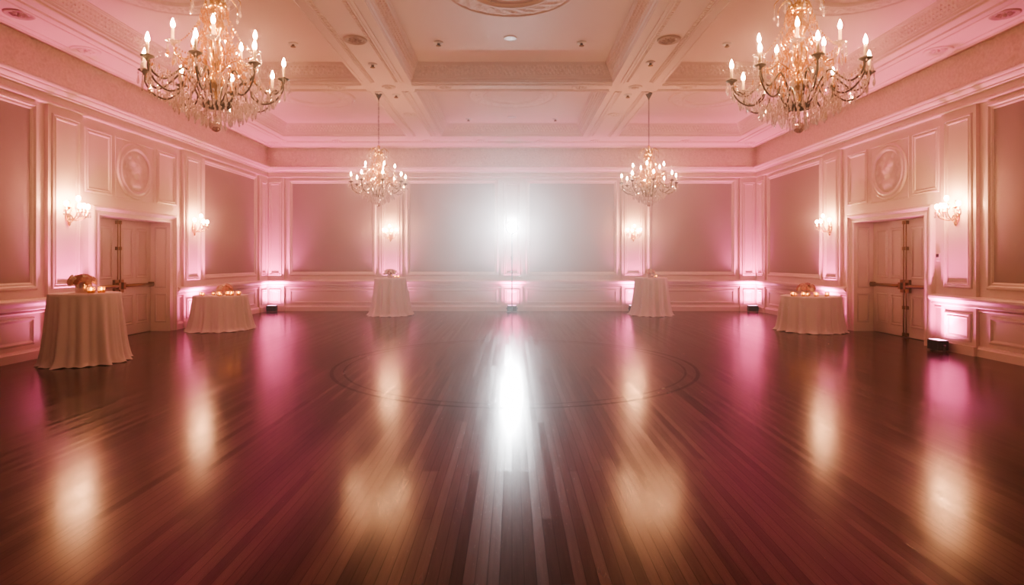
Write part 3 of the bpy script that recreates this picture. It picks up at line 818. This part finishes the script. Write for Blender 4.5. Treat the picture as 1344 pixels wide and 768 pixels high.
x, y, r0, _, H = TB['tl']
vase(x-.04, y-.02, H, .085, .17, 'fluted glass vase on the tall front left table')
bouquet(x-.04, y-.02, H, .155, .10, .18, 30, (5, 3, 2), 11, 'dusky pink rose bouquet on the tall front left table')
votive(x+.155, y-.09, H, 'lit votive right beside the vase on the tall front left table', 'votives on the front left table', V2)
votive(x+.245, y+.01, H, 'lit votive farthest right on the tall front left table', 'votives on the front left table', V2)
x, y, r0, _, H = TB['ll']
vase(x+.05, y+.10, H, .09, .10, 'low glass vase on the low left table', 'vase')
bouquet(x+.05, y+.10, H, .15, .12, .13, 26, (5, 2, 4), 12, 'low rounded bouquet of blush and ivory roses on the low left table')
for k, (dx, dy) in enumerate(((-.36, -.18), (-.22, -.36), (-.09, -.15), (.12, -.30), (.21, -.44), (.28, -.22), (.38, -.26), (.48, -.14))):
    pos = ('leftmost', 'second from the left', 'third from the left', 'fourth from the left', 'fifth from the left', 'third from the right', 'second from the right', 'rightmost')[k]
    votive(x+dx, y+dy, H, 'lit votive candle on the low left table, %s of its row' % pos, 'votives on the low left table', V2 if k in (3, 5, 6, 7) else V1)
x, y, r0, _, H = TB['bl']
vase(x, y, H, .07, .11, 'small glass vase on the tall back left table')
bouquet(x, y, H, .14, .11, .15, 22, (3, 0, 6), 13, 'ivory rose bouquet on the tall back left table')
votive(x+.17, y-.1, H, 'lit votive candle beside the vase on the tall back left table', 'votives on the back tables', V1)
votive(x+.25, y-.04, H, 'lit votive candle farthest right on the tall back left table', 'votives on the back tables', V1)
x, y, r0, _, H = TB['br']
vase(x-.02, y, H, .07, .11, 'small glass vase on the tall back right table')
bouquet(x-.02, y, H, .13, .11, .14, 22, (4, 0, 5), 14, 'ivory and peach rose bouquet on the tall back right table')
votive(x+.12, y-.12, H, 'lit votive candle beside the vase on the tall back right table', 'votives on the back tables', V1)
x, y, r0, _, H = TB['lr']
vase(x-.06, y+.08, H, .10, .10, 'low glass vase on the low right table', 'vase')
bouquet(x-.06, y+.08, H, .17, .13, .14, 26, (6, 3, 3), 15, 'low rounded bouquet of peach roses on the low right table')
for k, (dx, dy) in enumerate(((-.50, -.22), (-.40, -.12), (-.30, -.30), (-.16, -.20), (-.04, -.34), (.22, -.30), (.31, -.16))):
    pos = ('leftmost', 'second from the left', 'third from the left', 'fourth from the left', 'third from the right', 'second from the right', 'rightmost')[k]
    votive(x+dx, y+dy, H, 'lit votive candle on the low right table, %s of its row' % pos, 'votives on the low right table', V2 if k in (0, 2, 4, 5) else V1)

# ------------------------------------------------------------------ pink uplights
PINK = (1.0, .13, .42)
def make_uplight(label, loc, rz):
    t = thing('floor_uplight', label, 'uplight', loc, rz, 'black floor uplights')
    b = MB(); b.bbox(-.145, -.09, .025, .145, .09, .20, .012)
    h = b.build('housing', 'black', t)
    f = MB()
    for k in range(6): f.box(-.12+.04*k, -.096, .05, -.105+.04*k, -.088, .17)
    f.build('cooling_fins', 'black', t)
    l = MB(); l.box(-.12, -.07, .198, .12, .07, .204); l.build('lens', 'pinklens', t)
    br = MB()
    for s in (-1, 1):
        br.box(s*.147, -.02, .0, s*.156, .02, .13); br.box(s*.10, -.04, 0, s*.156, .04, .012)
    br.lathe([(.02, 0), (.022, .02), (.0, .02)], seg=10, T=lambda x, y, z: (.156+z, x, .11+y)); br.lathe([(.02, 0), (.022, .02), (.0, .02)], seg=10, T=lambda x, y, z: (-.156-z, x, .11+y))
    br.build('bracket', 'steel', t)
    return t
OFF = .34
UPL = [((W-.27, 10.24), -PI/2, 1.0, 'black uplight on the floor right of the right door'),
       ((-W+OFF, 10.12), PI/2, 1.0, 'black uplight behind the tall front left table'),
       ((-W+OFF, 14.05), PI/2, 1.0, 'black uplight behind the low left table'),
       ((W-OFF, 14.05), -PI/2, 1.0, 'black uplight behind the low right table'),
       ((-7.48, D-OFF-.02), 0, 1.35, 'black uplight in the back left corner of the room'),
       ((7.50, D-OFF-.02), 0, 1.35, 'black uplight in the back right corner of the room'),
       ((-3.84, D-OFF), 0, .8, 'black uplight behind the tall back left table'),
       ((3.80, D-OFF), 0, .8, 'black uplight behind the tall back right table'),
       ((0, D-OFF), 0, .7, 'black uplight at the foot of the lamp stand, middle of the back wall')]
UP_POWER = 900
for (x, y), rz, k, lab in UPL:
    t = make_uplight(lab, (x, y, 0), rz)
    for nm, en, ang, tilt in (('uplight_beam', UP_POWER*k, 78, 7), ('uplight_spill', UP_POWER*k*.16, 172, 14)):
        l = bpy.data.lights.new(nm, 'SPOT'); l.energy = en; l.color = PINK; l.spot_size = math.radians(ang); l.spot_blend = 1.0; l.shadow_soft_size = .08
        o = bpy.data.objects.new(nm, l); COL.objects.link(o); o.parent = t; o.location = (0, 0, .24); o.rotation_euler = (PI-math.radians(tilt), 0, 0)

# ------------------------------------------------------------------ lamp on its stand
t = thing('lamp_stand', 'bright white spotlight on a thin pole at the middle of the back wall', 'stage light', (0, 17.82, 0))
b = MB(); b.lathe([(.17, 0), (.17, .012), (.03, .025), (.02, .03)], seg=28); b.build('base', 'black', t)
b = MB(); b.tube([(0, 0, .02), (0, 0, 1.2), (0, 0, 2.42)], .019, 10); b.lathe([(.03, 1.62), (.034, 1.65), (.034, 1.72), (.03, 1.75)], seg=12); b.build('pole', 'steel', t)
b = MB(); b.lathe([(.02, 2.40), (.03, 2.42), (.03, 2.46)], seg=10)
pts = [(.20*math.cos(a), 0, 2.62-.19*math.sin(a)) for a in [PI*i/14 for i in range(15)]]
b.tube(pts, .010, 6); b.build('yoke', 'steel', t)
hd = MB(); hd.lathe([(.06, 0), (.13, .04), (.165, .14), (.175, .22), (.165, .22), (.15, .20)], seg=28, T=lambda x, y, z: (x, .12-z, 2.62+y)); hd.build('lamp_head', 'black', t)
le = MB(); le.lathe([(.16, 0), (.10, .015), (0, .02)], seg=28, T=lambda x, y, z: (x, -.08-z, 2.62+y), cap=False); le.build('lens', 'lens', t)
l = bpy.data.lights.new('lamp_beam', 'SPOT'); l.energy = 2000; l.color = (.90, .95, 1); l.spot_size = math.radians(72); l.spot_blend = 1; l.shadow_soft_size = .14
LAMP = l
o = bpy.data.objects.new('lamp_beam', l); COL.objects.link(o); o.parent = t; o.location = (0, -.12, 2.62); o.rotation_euler = (PI/2, 0, 0)
o.rotation_euler = (math.radians(82), 0, PI)

# wall control beside the right door
t = thing('wall_control', 'small dark control plate on the wall right of the right door', 'switch', (W, 10.575, 1.66), -PI/2)
b = MB(); b.bbox(-.04, -.03, -.07, .04, 0, .07, .006); b.build('plate', 'plastic', t)
b = MB(); b.bbox(-.034, -.036, .0, .034, -.028, .06, .003); b.build('screen', 'black', t)

# ------------------------------------------------------------------ haze and world
w = bpy.data.worlds.new('hall_air'); scene.world = w; w.use_nodes = True
wt = w.node_tree; wt.nodes['Background'].inputs[0].default_value = (1, .75, .65, 1); wt.nodes['Background'].inputs[1].default_value = .0
vs = wt.nodes.new('ShaderNodeVolumeScatter'); vs.inputs['Anisotropy'].default_value = .82
vs.inputs['Color'].default_value = (1, .97, .95, 1)
wt.links.new(vs.outputs[0], wt.nodes['World Output'].inputs['Volume'])
vs.inputs['Density'].default_value = .0155     # thin stage haze through the whole hall

# ------------------------------------------------------------------ camera and look
cam = bpy.data.cameras.new('camera'); cam.sensor_width = 36; cam.lens = 760/1344*36; cam.shift_y = -42/1344; cam.clip_start = .05
co = bpy.data.objects.new('camera', cam); COL.objects.link(co); co.location = (0, 0, EYE); co.rotation_euler = (PI/2, 0, 0)
scene.camera = co
scene.view_settings.view_transform = 'AgX'
scene.view_settings.look = 'AgX - Medium High Contrast'
scene.view_settings.exposure = 0.23
scene.cycles.transparent_max_bounces = 24
scene.cycles.max_bounces = 8
scene.cycles.sample_clamp_indirect = 4
scene.cycles.use_denoising = True
